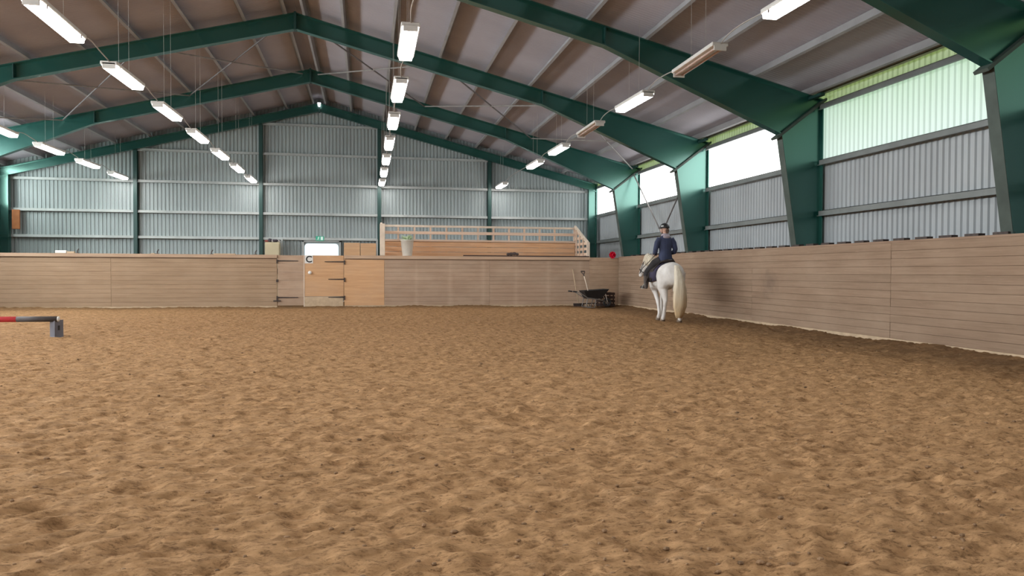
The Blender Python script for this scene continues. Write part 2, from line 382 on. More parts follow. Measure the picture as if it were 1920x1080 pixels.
# translucent daylight strips, greened by algae towards the eave and the near bays
def window_mat(name, upper, strength):
    t = NT(name); p = t.pos(); sx = t.n('ShaderNodeSeparateXYZ'); t.l(p, sx.inputs[0])
    n1 = t.noise(t.pos((1, 1, .15)), 1.6, 3)
    mz = t.n('ShaderNodeMapRange'); mz.inputs[1].default_value = 3.8; mz.inputs[2].default_value = 4.9; t.l(sx.outputs[2], mz.inputs[0])
    my = t.n('ShaderNodeMapRange'); my.inputs[1].default_value = 18.5; my.inputs[2].default_value = 14.7; t.l(sx.outputs[1], my.inputs[0])
    a = t.n('ShaderNodeMath', operation='MULTIPLY'); t.l(mz.outputs[0], a.inputs[0]); t.l(my.outputs[0], a.inputs[1])
    b = t.n('ShaderNodeMath', operation='MULTIPLY'); t.l(a.outputs[0], b.inputs[0]); t.l(n1, b.inputs[1])
    c0 = t.mix(my.outputs[0], (1, 1, 1), (.100, .128, .114))
    col = t.mix(b.outputs[0], c0, (.052, .092, .046))
    if upper:
        col = t.mix(t.ramp(n1, .3, .7, (.35,) * 3, (1,) * 3), (.045, .062, .028), (.030, .045, .012))
    gn = t.n('ShaderNodeNewGeometry'); sn = t.n('ShaderNodeSeparateXYZ'); t.l(gn.outputs['True Normal'], sn.inputs[0]); ab = t.n('ShaderNodeMath', operation='ABSOLUTE'); t.l(sn.outputs[0], ab.inputs[0])
    col = t.mix(1.0, col, t.ramp(ab.outputs[0], .6, .95, (.72,) * 3, (1,) * 3), 'MULTIPLY')      # shading of the rib flanks put into the glow colour
    e = t.n('ShaderNodeEmission'); t.l(col, e.inputs[0]); e.inputs[1].default_value = strength
    d = t.n('ShaderNodeBsdfDiffuse'); d.inputs[0].default_value = (.3, .32, .3, 1); ad = t.n('ShaderNodeAddShader')
    t.l(e.outputs[0], ad.inputs[0]); t.l(d.outputs[0], ad.inputs[1]); t.l(ad.outputs[0], t.out.inputs[0]); return t.m
M['pane'] = window_mat('daylit_sheet', False, WIN_R); M['pane_top'] = window_mat('algae_green_sheet', True, WIN_R)
M['pane_left'] = emis('daylit_sheet_left', (.93, .98, 1.0), WIN_L)
M['pane_end'] = emis('dimmed_end_sheet', (.88, 1.0, .97), WIN_L * .5)  # unseen end-bay strip, dimmed to balance the light on the gable corner
WN = 0
wl_lab = {6: 'white translucent daylight strip in the last bay before the gable', 5: 'white translucent daylight strip behind the crossed brace rods',
          4: 'bright white translucent daylight strip, third from the gable', 3: 'green-tinted translucent daylight strip nearest in view, under the eave',
          2: 'translucent daylight strip behind the nearest green column'}
for sg in (1, -1):
    for k in range(1, 7):
        if sg > 0 and k < 2 or False: continue
        a, b = FY[k - 1], min(FY[k], YG - (1.4 if sg < 0 else 0))
        if sg < 0: lab = 'translucent daylight strip in the left side wall, beyond the frame edge, bay %s' % 'one two three four five six'.split()[6 - k]
        else: lab = wl_lab[k]
        WN += 1; w = thing('window_%d' % WN, lab, 'window', (0, 0, 0), kind='structure')
        sheet_y(sg * WX, a, b, 3.62, 4.82, sg).obj('pane', M['pane'] if sg > 0 else M['pane_end' if k == 6 else 'pane_left'], w)
        sheet_y(sg * WX, a, b, 4.82, 5.19, sg).obj('upper_pane', M['pane_top'] if sg > 0 else M['pane_end' if k == 6 else 'pane_left'], w)

# ------------------------------------------------------------------ roof
m = MB(); pitch, n = .10, 6
yy = np.arange(YN, YG + .4, pitch / n); prof = .009 * np.sin(2 * np.pi * yy / pitch)
vs = []; fs = []
for i, (y, d) in enumerate(zip(yy, prof)):
    vs += [(-11.85, y, rsheet(11.85) + d), (0, y, rsheet(0) + d), (11.85, y, rsheet(11.85) + d)]
    if i: o3 = 3 * i; fs += [(o3 - 3, o3 - 2, o3 + 1, o3), (o3 - 2, o3 - 1, o3 + 2, o3 + 1)]
ceil_ = m.add(vs, fs).obj('ceiling', M['roof']); tag(ceil_, 'pitched grey corrugated roof on galvanised purlins over the whole hall', 'roof', kind='structure')
PX = [.25, 1.25, 2.5, 3.77, 5.02, 6.26, 7.5, 8.72, 9.97, 11.25]
def purlin_mesh(sg, x):
    """Z section standing square to the slope"""
    m = MB(); z = rtop(x) + .005; sl = math.atan(SL); nx_, nz = sg * math.sin(sl), math.cos(sl); tx, tz = sg * math.cos(sl), -math.sin(sl)
    def P(a, b, y): return (sg * x + tx * a + nx_ * b, y, z + tz * a + nz * b)
    pr = [(-.06, 0), (.008, 0), (.008, .195), (.065, .195), (.065, .203), (-.002, .203), (-.002, .008), (-.06, .008)]
    k = len(pr); vs = [P(a, b, YN) for a, b in pr] + [P(a, b, YG - .02) for a, b in pr]
    return m.add(vs, [(i, (i + 1) % k, k + (i + 1) % k, k + i) for i in range(k)])
for sg in (-1, 1):
    for x in PX: purlin_mesh(sg, x).obj('purlin', M['purlin'], ceil_)
# roof bracing between the third and fourth frames in view, crossed rods in three panels per slope
for sg in (-1, 1):
    for a, b in ((.25, 3.77), (3.77, 7.5), (7.5, 11.25)):
        for q, (u, v) in enumerate(((a, b), (b, a))):
            MB().tube([(sg * u, FY[4] + .1, rtop(u) - .10), (sg * v, FY[5] - .1, rtop(v) - .10)], .022, 6).obj('brace_rod', M['rod'] if q == 0 and b < 11 else M['rod_light'], ceil_)
    for (za, zb_) in ((4.75, .2), (.2, 4.75)):
        MB().tube([(sg * 11.3, FY[4] + .1, za), (sg * 11.3, FY[5] - .1, zb_)], .025, 6).obj('brace_rod', M['rod_light'] if za < 1 else M['rod'], wr if sg > 0 else wl)

# ------------------------------------------------------------------ portal frames
def i_poly(poly, y, flange_edges, fw=.10, tw=.006, tf=.012):
    """I-section piece: web polygon in x,z at y, flange plates along the listed edges"""
    m = MB(); m.prism(poly, 'y', y - tw, y + tw); e = MB()
    for i in flange_edges:
        p, q = Vector((poly[i][0], y, poly[i][1])), Vector((poly[(i + 1) % len(poly)][0], y, poly[(i + 1) % len(poly)][1]))
        t = (q - p).normalized(); nrm = t.cross(Vector((0, 1, 0)))
        m.beam(p, q, 2 * fw, tf * 2, nrm)
    return m
def portal(y, label):
    f = thing('portal_frame', label, 'steel frame', (0, 0, 0))
    for sg in (1, -1):
        X = lambda x: sg * x
        col = [(X(11.55), 0), (X(11.55), 4.93), (X(10.576), 4.20), (X(11.02), 1.35), (X(11.2), 0)]
        i_poly(col, y, (0, 2, 3)).obj('column', M['green'], f)
        raf = [(X(11.55), 4.97), (0, 7.90), (0, 7.50), (X(6.6), 5.85), (X(10.576), 4.20)]
        i_poly(raf, y, (0, 2, 3)).obj('rafter', M['green'], f)
        MB().beam((X(10.45), y, 4.10), (X(11.62), y, 4.985), .26, .05, (0, 0, 1)).obj('knee_plate', M['edge'], f)
        MB().box(X(6.6) - .012, X(6.6) + .012, y - .1, y + .1, 5.87, 6.215).obj('stiffener', M['green_dark'], f)
        MB().beam((X(11.3), y - .45, 5.0), (X(11.3), y + .1, 5.0), .10, .06).obj('bracket', M['green_dark'], f)
        q = MB(); q.beam((X(10.576 - .014), y, 4.20), (X(11.02 - .014), y, 1.35), .21, .008, (1, 0, .15)); q.obj('inner_flange_face', M['edge'], f)
    MB().box(-.03, .03, y - .11, y + .11, 7.47, 7.93).obj('ridge_plate', M['green_dark'], f)
    return f
labs = {2: 'nearest green steel portal frame, its right haunch and column cut by the picture edge',
        3: 'second green portal frame, its right column beside the green-tinted daylight strip',
        4: 'third green portal frame, its ridge joint highest in view, right column beyond the rider',
        5: 'fourth green portal frame, standing just behind the far kickboard'}
for k in (2, 3, 4, 5): portal(FY[k], labs[k])
g = thing('gable_frame', 'slim green steel frame lying flat against the corrugated gable wall', 'steel frame')
for sg in (1, -1):
    i_poly([(sg * 11.5, 4.93), (0, 7.84), (0, 7.54), (sg * 11.5, 4.63)], YG - .32, (0, 2), .08).obj('rafter', M['green'], g)
    m = MB(); m.box(min(sg * 11.1, sg * 11.12), max(sg * 11.1, sg * 11.12), YG - .42, YG - .22, 0, 4.75); m.box(min(sg * 11.43, sg * 11.45), max(sg * 11.43, sg * 11.45), YG - .42, YG - .22, 0, 4.95)
    m.box(min(sg * 11.1, sg * 11.45), max(sg * 11.1, sg * 11.45), YG - .33, YG - .31, 0, 4.8); m.obj('column', M['green'], g)
MB().box(-.03, .03, YG - .42, YG - .22, 7.5, 7.87).obj('ridge_plate', M['green_dark'], g)
m = MB(); m.box(-.06, .06, YG - .56, YG - .45, 7.80, 7.84); m.box(-.045, .045, YG - .57, YG - .44, 7.70, 7.80, .02)
o = m.obj('ridge_lamp', emis('small_floodlight_glow', (.9, .95, 1), 5.)); tag(o, 'small bright floodlight at the ridge of the gable', 'lamp')

# ------------------------------------------------------------------ kickboards of planks
NR = 12; PH = KZ / NR
def planks(parent, along, a0, a1, face, sgn, mat, z0=0., z1=KZ, rows=NR, seg=4.8, th=.045):
    """horizontal planks with recessed joints; along 'x' or 'y'; face = coordinate of the inner face, sgn = outward direction"""
    nseg = max(1, round((a1 - a0) / seg)); L = (a1 - a0) / nseg; ph = (z1 - z0) / rows
    m = MB()
    if along == 'x': m.box(.002, L - .002, min(0, sgn * th), max(0, sgn * th), .0015, ph - .0015, .003)
    else: m.box(min(0, sgn * th), max(0, sgn * th), .002, L - .002, .0015, ph - .0015, .003)
    me = m.mesh('plank', mat)
    for i in range(nseg):
        for r in range(rows):
            j = random.uniform(-.004, .004)
            loc = (a0 + i * L, face + j, z0 + r * ph) if along == 'x' else (face + j, a0 + i * L, z0 + r * ph)
            put('plank', me, parent, loc)
k1 = thing('trim_1', 'long dusty plank kickboard along the side wall beside the horse', 'kickboard', kind='structure')
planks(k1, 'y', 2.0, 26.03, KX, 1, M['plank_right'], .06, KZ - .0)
MB().box(KX + .05, KX + .06, 2, 26.03, 0, KZ - .01).obj('backing', M['cap_r'], k1)
MB().box(KX - .004, KX + .10, 2, 26.03, KZ, KZ + .035).obj('cap_rail', M['cap_r'], k1)
MB().box(KX - .012, KX + .04, 2, 26.03, -.05, .06).obj('base_strip', M['pale'], k1)
me = MB().box(0, .12, 0, .27, 0, .04).mesh('spacer_block', M['iron'])
for i in range(30): put('spacer_block', me, k1, (KX + .02, 9.2 + .53 * i, KZ + .035))
k2 = thing('trim_2', 'dusty plank kickboard across the far end, left of the gate', 'kickboard', kind='structure')
planks(k2, 'x', -11.3, -1.10, KY, 1, M['plank_back'], .05, KZ - .13, 11)
MB().box(-11.3, -1.10, KY - .045, KY + .16, KZ - .10, KZ + .01).obj('cap_rail', M['cap'], k2)
MB().box(-11.3, -1.10, KY + .05, KY + .06, 0, KZ - .05).obj('backing', M['cap'], k2)
MB().box(-11.3, -1.10, KY - .012, KY + .04, -.05, .05).obj('base_strip', M['pale'], k2)
k3 = thing('trim_3', 'worn plank kickboard across the far end under the grandstand', 'kickboard', kind='structure')
planks(k3, 'x', 2.42, 9.72, KY, 1, M['plank_worn'], .05, KZ - .13, 11, 3.65)
planks(k3, 'x', 1.09, 2.42, KY - .006, 1, M['ply'], .05, KZ - .13, 1, 2.)
MB().box(1.09, 9.72, KY - .045, KY + .16, KZ - .10, KZ + .01).obj('cap_rail', M['cap'], k3)
MB().box(1.09, 9.72, KY + .05, KY + .06, 0, KZ - .05).obj('backing', M['cap'], k3)
MB().box(1.09, 9.72, KY - .012, KY + .04, -.05, .05).obj('base_strip', M['pale'], k3)
k4 = thing('trim_4', 'short plank kickboard closing the far corner behind the wheelbarrow', 'kickboard', (9.72, KY, 0), math.atan2(.18, 1.148), kind='structure')
planks(k4, 'x', 0, 1.20, 0, 1, M['plank_corner'], .0, KZ, NR, 2.)
MB().box(0, 1.20, .05, .06, 0, KZ).obj('backing', M['cap'], k4)
k5 = thing('trim_5', 'kickboard along the left side wall, out of frame', 'kickboard', kind='structure')
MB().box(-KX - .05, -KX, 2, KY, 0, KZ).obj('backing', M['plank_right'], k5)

# gate leaves in the far kickboard
def strap(parent, x0, x1, z, y):
    m = MB(); m.prism([(x0, z - .022), (x1, z - .012), (x1, z + .012), (x0, z + .022)], 'y', y - .012, y); m.box(x0 - .03 if x0 < x1 else x0 - .01, x0 + .01 if x0 < x1 else x0 + .03, y - .03, y, z - .09, z + .05)
    m.obj('strap_hinge', M['iron'], parent)
d1 = thing('door_1', 'narrow dull plank gate leaf with two strap hinges beside the lettered leaf', 'gate', kind='structure')
planks(d1, 'x', -1.085, -.245, KY + .01, 1, M['plank_worn'], .06, KZ + .0, 6, 3.)
strap(d1, -1.09, -.42, 1.55, KY + .0); strap(d1, -1.09, -.42, .33, KY + .0)
MB().box(-1.13, -1.06, KY - .03, KY + .01, .84, .93).obj('latch', M['iron'], d1)
MB().box(-1.22, -.98, KY - .03, KY + .0, .20, .235).obj('bolt', M['iron'], d1)
d2 = thing('door_2', 'orange plywood gate leaf carrying the letter C and a round knob', 'gate', kind='structure')
m = MB(); m.box(-.215, 1.065, KY - .01, KY + .035, .36, KZ, .006); m.obj('panel', M['ply'], d2)
m = MB(); m.box(-.215, 1.05, KY - .018, KY + .03, .02, .35, .006); m.obj('kick_plank', M['pale'], d2)
MB().box(-.245, -.215, KY - .02, KY + .04, .02, KZ).obj('closing_strip', M['pale_rail'], d2)
for z, xx in ((1.53, .44), (.94, .56), (.33, .56)): strap(d2, 1.085, xx, z, KY - .012)
m = MB(); m.tube([(-.04, KY - .02, 1.16), (-.04, KY - .05, 1.16)], .03, 10); m.ball((-.04, KY - .07, 1.16), (.06, .035, .06)); m.obj('knob', M['white'], d2, True)
sg_ = MB().box(-.205, .06, KY - .022, KY - .011, 1.47, 1.735).obj('letter_sign', M['white'], d2)
def letters(txt, size, loc, mat, parent, name='letter', rot=(math.pi / 2, 0, 0)):
    c = bpy.data.curves.new(name, 'FONT'); c.body = txt; c.size = size; c.extrude = .003; c.align_x = 'CENTER'; c.align_y = 'CENTER'; c.offset = .006
    o = bpy.data.objects.new(name, c); COL.objects.link(o)
    dg = bpy.context.evaluated_depsgraph_get(); dg.update(); me = bpy.data.meshes.new_from_object(o.evaluated_get(dg)); bpy.data.objects.remove(o)
    me.materials.clear(); me.materials.append(mat); return put(name, me, parent, loc, rot)
letters('C', .30, (-.072, KY - .025, 1.60), M['black'], sg_)

# outer door in the gable with a bright window, exit sign
d3 = thing('door_3', 'grey outer door with a daylit round-cornered window behind the gate', 'door', kind='structure')
fr = MB(); fr.box(-.70, -.62, YG - .10, YG + .05, 0, 2.46); fr.box(.74, .82, YG - .10, YG + .05, 0, 2.46); fr.box(-.70, .82, YG - .10, YG + .05, 2.38, 2.46); fr.obj('frame', M['galv'], d3)
MB().box(-.62, .74, YG - .02, YG + .02, 0, 1.72).obj('leaf', M['galv_side'], d3)
m = MB(); w0, w1, z0, z1, r = -.60, .72, 1.72, 2.32, .12; pl = []
for cx, cz, a0 in ((w1 - r, z1 - r, 0), (w0 + r, z1 - r, 90), (w0 + r, z0 + r, 180), (w1 - r, z0 + r, 270)):
    pl += [(cx + r * math.cos(math.radians(a0 + b)), cz + r * math.sin(math.radians(a0 + b))) for b in (0, 30, 60, 90)]
m.prism(pl, 'y', YG - .03, YG - .01).obj('pane', emis('daylit_door_glass', (.86, .97, 1.0), 1.15), d3)
m = MB(); m.box(-.62, .74, YG - .012, YG + .01, 1.72, 2.38).obj('window_surround', M['galv_wall'], d3)
ex = thing('exit_sign', 'small green emergency exit sign above the outer door', 'sign', (-.0, YG - .14, 2.52))
ge = emis('exit_sign_green', (.10, .62, .40), .55); we = emis('exit_sign_white', (.8, 1, .9), .8)
MB().box(-.16, .16, -.02, .02, -.09, .09, .008).obj('panel', ge, ex)
m = MB(); m.ball((-.045, -.024, .055), (.016, .004, .016), 8, 5); m.beam((-.05, -.024, .04), (-.065, -.024, -.015), .006, .03, (1, 0, 0)); m.beam((-.065, -.024, -.01), (-.03, -.024, -.06), .006, .016, (1, 0, 0))
m.beam((-.065, -.024, -.01), (-.11, -.024, -.05), .006, .016, (1, 0, 0)); m.beam((-.05, -.024, .03), (-.01, -.024, .01), .006, .013, (1, 0, 0)); m.beam((-.05, -.024, .03), (-.095, -.024, .02), .006, .013, (1, 0, 0)); m.obj('running_figure', we, ex)
MB().box(.03, .12, -.026, -.021, -.07, .07).obj('doorway_symbol', we, ex)
# frame uprights of the doorway lean-to
for i, x in enumerate((-1.45, 2.25)):
    o = MB().box(x - .03, x + .03, YG - .28, YG - .22, 0, 2.5).obj('steel_upright', M['galv']); tag(o, ('thin galvanised upright beside the beige cabinet', 'thin galvanised upright at the edge of the plywood sheet')[i], 'post')

# ------------------------------------------------------------------ things along the far wall
cb = thing('cabinet', 'beige cabinet standing behind the far kickboard by a gable post', 'cabinet', (-1.76, YG - .55, 0))
beige = plain('beige_laminate', (.52, .45, .30), .6, 0, .06, 3.)
MB().box(-.27, .27, -.2, .2, .08, 2.33, .01).obj('body', beige, cb); MB().box(-.25, .25, -.22, -.203, .12, 2.28, .005).obj('door', beige, cb)
MB().box(.18, .2, -.25, -.22, 1.1, 1.3).obj('handle', M['iron'], cb); MB().box(-.25, .25, -.18, .18, 0, .08).obj('plinth', M['black'], cb)
bn = thing('cloth_bundle', 'crumpled red, white and dark cloths heaped on the beige cabinet', 'cloth', (-1.76, YG - .55, 2.33))
for nm, c, L in (('red_cloth', (.25, .07, .06), ((-.2, 0, .045, .12),)), ('white_cloth', (.6, .57, .55), ((.03, -.03, .05, .12), (.2, .0, .04, .09))), ('dark_cloth', (.06, .05, .06), ((.1, -.1, .06, .11), (-.1, -.08, .07, .09)))):
    m = MB()
    for x, y, z, r in L: m.ball((x, y, z), (r, r * .8, z * 1.0), 9, 6)
    for i, v in enumerate(m.v): m.v[i] = tuple(q + random.uniform(-.012, .012) for q in v[:2]) + (max(.0, v[2] + random.uniform(-.01, .015)),)
    m.obj(nm, plain(nm, c, .9), bn, True)
pb = thing('plywood_sheet', 'orange-brown plywood sheets leaning against the gable wall beside the outer door', 'board', (1.57, YG - .30, 0), 0)
MB().prism([(-.12, .0), (-.10, 0), (.08, 2.36), (.06, 2.36)], 'x', -.63, .0).obj('sheet', M['ply'], pb); MB().prism([(-.16, .0), (-.14, 0), (.05, 2.345), (.03, 2.345)], 'x', .02, .64).obj('sheet', M['ply'], pb)
op = thing('orange_panel', 'rust-orange panel fixed beside the far left corner column', 'panel', (-10.9, YG - .28, 3.09))
MB().box(-.13, .13, -.03, .03, -.36, .36, .01).obj('plate', plain('rust_orange', (.36, .13, .045), .7, 0, .2, 3.), op); MB().box(-.02, .02, .03, .24, -.05, .05).obj('bracket', M['iron'], op)

# bits lying on top of the far left cap rail
for i, (x, lab) in enumerate(((-7.2, 'leftmost'), (-4.83, 'second from left'), (-3.17, 'third from left'), (-1.80, 'rightmost'))):
    h = thing('rail_hook', 'dark iron hook standing on the far cap rail, %s of four' % lab, 'hook', (x, KY + .06, KZ + .01), 0, 'iron hooks on the far cap rail')
    MB().box(-.05, .05, -.04, .04, 0, .015).obj('foot', M['iron'], h); MB().tube([(0, 0, .01), (0, 0, .08), (.03, 0, .12), (.045, 0, .15)], .016, 6).obj('hook', M['iron'], h)
o = MB().box(-7.82, -7.50, KY, KY + .12, KZ + .01, KZ + .10, .01).obj('white_block', M['white']); tag(o, 'white block lying on the far cap rail left of the first hook', 'block')
o = MB().box(-7.49, -7.27, KY + .01, KY + .11, KZ + .01, KZ + .07, .006).obj('wood_offcut', M['pale']); tag(o, 'short pale wooden offcut between white block and first hook', 'wood')
o = MB().box(-3.10, -2.42, KY + .02, KY + .10, KZ + .01, KZ + .04, .004).obj('batten', M['pale']); tag(o, 'thin pale batten lying on the far cap rail by the third hook', 'wood')
o = MB().box(-5.02, -4.90, KY + .0, KY + .1, KZ + .01, KZ + .035, .004).obj('wood_chip', M['pale']); tag(o, 'tiny wood chip lying beside the second hook on the far cap rail', 'wood')

# grandstand above the right half of the far kickboard
gs = thing('grandstand', 'wooden spectator grandstand with slatted railing above the far kickboard', 'grandstand', (0, 0, 0))
YB, YF = 28.0, 26.12
MB().box(2.25, 9.86, YF, YB + .05, 1.66, 1.74).obj('deck', M['stand'], gs)
for i in range(3): MB().box(2.40, 9.74, YB - .10 - i * .0, YB - .06, 1.76 + i * .19, 1.94 + i * .19, .005).obj('back_plank', M['stand'], gs)
MB().box(2.36, 9.78, YB - .14, YB + .02, 2.33, 2.40, .005).obj('panel_cap', M['rail'], gs)
MB().box(2.36, 9.72, YB - .03, YB + .03, 2.86, 2.94, .006).obj('top_rail', M['pale_rail'], gs)
MB().box(2.36, 9.72, YB - .05, YB - .02, 2.60, 2.71, .006).obj('middle_rail', M['rail'], gs)
for i in range(11):
    x = 2.98 + .598 * i; MB().box(x - .03, x + .03, YB - .02, YB + .05, 1.74, 2.90).obj('post', M['rail'], gs)
for x in (2.36, 9.78):
    MB().beam((x, YB + .02, 2.97), (x, YF + .16, 2.27), .07, .10).obj('sloping_rail', M['pale_rail'], gs)
    MB().box(x - .05, x + .05, YF + .10, YF + .20, 1.74, 2.30).obj('end_post', M['pale_rail'], gs); MB().box(x - .05, x + .05, YB - .05, YB + .08, 1.74, 2.95).obj('end_post', M['rail'], gs)
    for z, yf in ((1.82, YF + .2), (2.02, YF + .2), (2.22, YF + .25), (2.44, YF + .72), (2.64, YF + 1.2)):
        MB().box(x - .02, x + .02, yf, YB - .05, z, z + .10).obj('side_slat', M['rail'], gs)
    for yy_ in (YF + .62, YF + 1.1, YF + 1.5): MB().box(x - .055, x - .021, yy_, yy_ + .09, 1.76, 2.30 + (yy_ - YF - .16) * .40).obj('side_batten', M['rail'], gs)
for i in range(6): MB().box(2.4 + i * 1.46, 2.5 + i * 1.46, YF + .2, YF + .3, 0, 1.66).obj('leg', M['rail'], gs); MB().box(2.4 + i * 1.46, 2.5 + i * 1.46, YB - .1, YB, 0, 1.66).obj('leg', M['rail'], gs)
MB().box(2.28, 2.45, YF - .02, YF + .08, 1.755, 2.86, .01).obj('corner_board', M['pale_rail'], gs)
o = MB().box(5.15, 9.72, KY + .02, KY + .14, KZ + .012, KZ + .05, .004).obj('dark_strip', plain('dark_strip', (.035, .02, .018), .8)); tag(o, 'long dark strip along the cap rail before the grandstand', 'wood')  # thin dark bar along the top of the cap rail
bl = MB()
for dx, dz, r in ((0, .04, .05), (.11, .05, .06), (.22, .06, .06), (.32, .04, .045)): bl.ball((6.75 + dx, KY + .08, KZ + .05 + dz - .01), (r * 1.5, .05, r), 8, 6)
for i, v in enumerate(bl.v): bl.v[i] = (v[0], v[1], v[2] + .016)
tag(fuse('dark_cloth', bl, plain('dark_rag', (.07, .05, .045), .9), .015, 2), 'dark crumpled cloth lying on the long dark strip', 'cloth')

pt = thing('bucket_planter', 'tall white bucket with green leaves on the grandstand edge', 'planter', (3.22, YF + .20, 1.745))
m = MB(); prof = [(.15, 0), (.165, .02), (.225, .54), (.24, .545), (.24, .57), (.22, .57), (.15, .06)]; N = 16; vs = []
for r, z in prof: vs += [(r * math.cos(2 * math.pi * j / N), r * .8 * math.sin(2 * math.pi * j / N), z) for j in range(N)]
m.add(vs, [(i * N + j, i * N + (j + 1) % N, (i + 1) * N + (j + 1) % N, (i + 1) * N + j) for i in range(len(prof) - 1) for j in range(N)] + [tuple(range(N))]).obj('bucket', plain('white_bucket', (.62, .60, .54), .6, 0, .06, 4.), pt, True)
MB().tube([(0, 0, .45), (0, 0, .50)], [(.20, .16), (.20, .16)], 14).obj('soil', M['black'], pt)
lm = MB()
lf = [(0, 0, 0), (.025, .05, .01), (0, .15, -.02), (-.025, .05, .01)]
leaf_me = MB().add([(0, 0, 0), (.03, .06, .015), (.022, .12, .0), (0, .17, -.02), (-.022, .12, 0), (-.03, .06, .015), (0, .08, -.004)], [(0, 1, 6), (1, 2, 6), (2, 3, 6), (3, 4, 6), (4, 5, 6), (5, 0, 6)]).mesh('leaf', plain('planter_leaf', (.45, .56, .36), .6, 0, .3, 9.))
for i in range(26):
    a = random.uniform(0, 6.28); lo_ = put('leaf', leaf_me, pt, (.07 * math.cos(a), .05 * math.sin(a), random.uniform(.49, .60)), (random.uniform(.2, 1.3), random.uniform(-.4, .4), a - 1.57)); lo_.scale = (1.3, 1.3, 1.3)

rf = thing('red_rosette', 'bright red flower rosette on the far corner of the kickboard', 'rosette', (10.62, 26.02, KZ + .10))
red = plain('red_petals', (.85, .015, .07), .6, 0, .2, 12.)
pm = MB().add([(0, 0, 0), (.05, .02, .03), (.055, .0, .10), (0, -.01, .145), (-.055, .0, .10), (-.05, .02, .03), (0, .03, .08)], [(0, 1, 6), (1, 2, 6), (2, 3, 6), (3, 4, 6), (4, 5, 6), (5, 0, 6)]).mesh('petal', red)
for r_, (n_, el) in enumerate(((9, .25), (7, .8), (4, 1.25))):
    for i in range(n_): put('petal', pm, rf, (0, -.015 * r_, 0), (el, 2 * math.pi * i / n_ + r_ * .3, 0), )
m = MB(); m.ball((0, 0, 0), .05); m.obj('heart', red, rf, True); MB().tube([(0, .02, 0), (0, .03, -.10)], .012, 6).obj('stalk', M['green'], rf)

# ------------------------------------------------------------------ wheelbarrow, shovel, broom handle, crate
wbw = thing('wheelbarrow', 'black wheelbarrow with grey tubular frame standing in the far corner', 'wheelbarrow', (9.54, 24.75, 0))
m = MB()
def tray_ring(z, x0, x1, w): return [(x0, -w, z), (x1, -w * .85, z), (x1, w * .85, z), (x0, w, z)]
vs = tray_ring(.30, -.30, .22, .20) + tray_ring(.57, -.45, .46, .33) + tray_ring(.575, -.43, .44, .31) + tray_ring(.32, -.29, .21, .18)
for i in (5, 6, 9, 10): vs[i] = (vs[i][0], vs[i][1], vs[i][2] + .06)
fs = [(0, 1, 2, 3), (12, 13, 14, 15)] + [(a * 4 + i, a * 4 + (i + 1) % 4, (a + 1) * 4 + (i + 1) % 4, (a + 1) * 4 + i) for a in range(3) for i in range(4)]
m.add(vs, fs).obj('tray', M['black'], wbw)
for s in (-1, 1):
    m = MB(); y = s * .24
    m.tube([(-.80, s * .30, .55), (-.62, s * .29, .53), (-.30, y, .33), (.20, s * .14, .26), (.48, s * .07, .17)], .016, 8).obj('frame_tube', M['rod_light'], wbw, True)
    MB().tube([(-.84, s * .30, .555), (-.70, s * .295, .54)], .024, 8).obj('handle_grip', M['black'], wbw, True)
    MB().tube([(-.30, y, .31), (-.36, y + s * .02, .02), (-.30, y + s * .02, .0), (-.05, y, .0), (.02, s * .18, .27)], .014, 8).obj('leg', M['rod_light'], wbw, True)
    MB().tube([(.46, s * .08, .17), (.34, s * .2, .50)], .014, 8).obj('tray_strut', M['white'], wbw, True)
wh = thing('x', None, None); bpy.data.objects.remove(wh)
m = MB(); m.tube([(.48 + .115 * math.cos(a), 0, .155 + .115 * math.sin(a)) for a in [2 * math.pi * i / 18 for i in range(19)]], .042, 8, False); wheel = m.obj('wheel', M['black'], wbw, True)
m = MB(); m.tube([(.48, -.04, .155), (.48, .04, .155)], .035, 10)
for i in range(5):
    a = 2 * math.pi * i / 5; m.beam((.48, 0, .155), (.48 + .09 * math.cos(a), 0, .155 + .09 * math.sin(a)), .02, .02, (0, 1, 0))
m.obj('rim', M['rod_light'], wheel)
MB().tube([(.48, -.09, .155), (.48, .09, .155)], .01, 8).obj('axle', M['iron'], wheel)

sh = thing('shovel', 'shovel with pale shaft and dark D-handle leaning in the wheelbarrow', 'shovel', (9.38, 24.95, 0))
top, bot = Vector((-.09, .35, 1.26)), Vector((.02, -.10, .40)); dv = (top - bot).normalized()
MB().tube([bot, top - dv * .16], .016, 8).obj('shaft', M['pale_rail'], sh, True)
m = MB(); c = top - dv * .16; m.tube([c - dv * .06, c], .02, 8); m.tube([c, c + dv * .10 + Vector((-.06, 0, 0)), c + dv * .14 + Vector((-.065, 0, 0))], .016, 6); m.tube([c, c + dv * .10 + Vector((.06, 0, 0)), c + dv * .14 + Vector((.065, 0, 0))], .016, 6); m.tube([c + dv * .14 + Vector((-.07, 0, 0)), c + dv * .14 + Vector((.07, 0, 0))], .022, 6)
m.obj('grip', M['iron'], sh)
m = MB(); m.prism([(-.11, 0), (-.12, -.05), (-.09, -.06), (.13, -.06), (.13, -.02), (.11, 0)], 'x', -.0, .0) if False else m.box(-.12, .14, -.16, -.13, .335, .40); m.obj('blade', M['iron'], sh)
bh = thing('broom', 'long pale-handled broom leaning on the far kickboard beside the wheelbarrow', 'broom', (9.12, 25.45, 0))
MB().tube([(.05, -.06, .10), (-.05, .38, 1.32)], .016, 8).obj('handle', M['pale'], bh, True)
MB().box(-.14, .24, -.10, -.03, .06, .11, .008).obj('head', M['iron'], bh); MB().box(-.13, .23, -.10, -.03, .0, .06).obj('bristles', M['iron'], bh)
cr = thing('slatted_crate', 'low dark slatted crate behind the wheelbarrow wheel', 'crate', (10.12, 25.30, 0))
dk = plain('dark_stained_wood', (.05, .03, .025), .8, 0, .3, 5.)
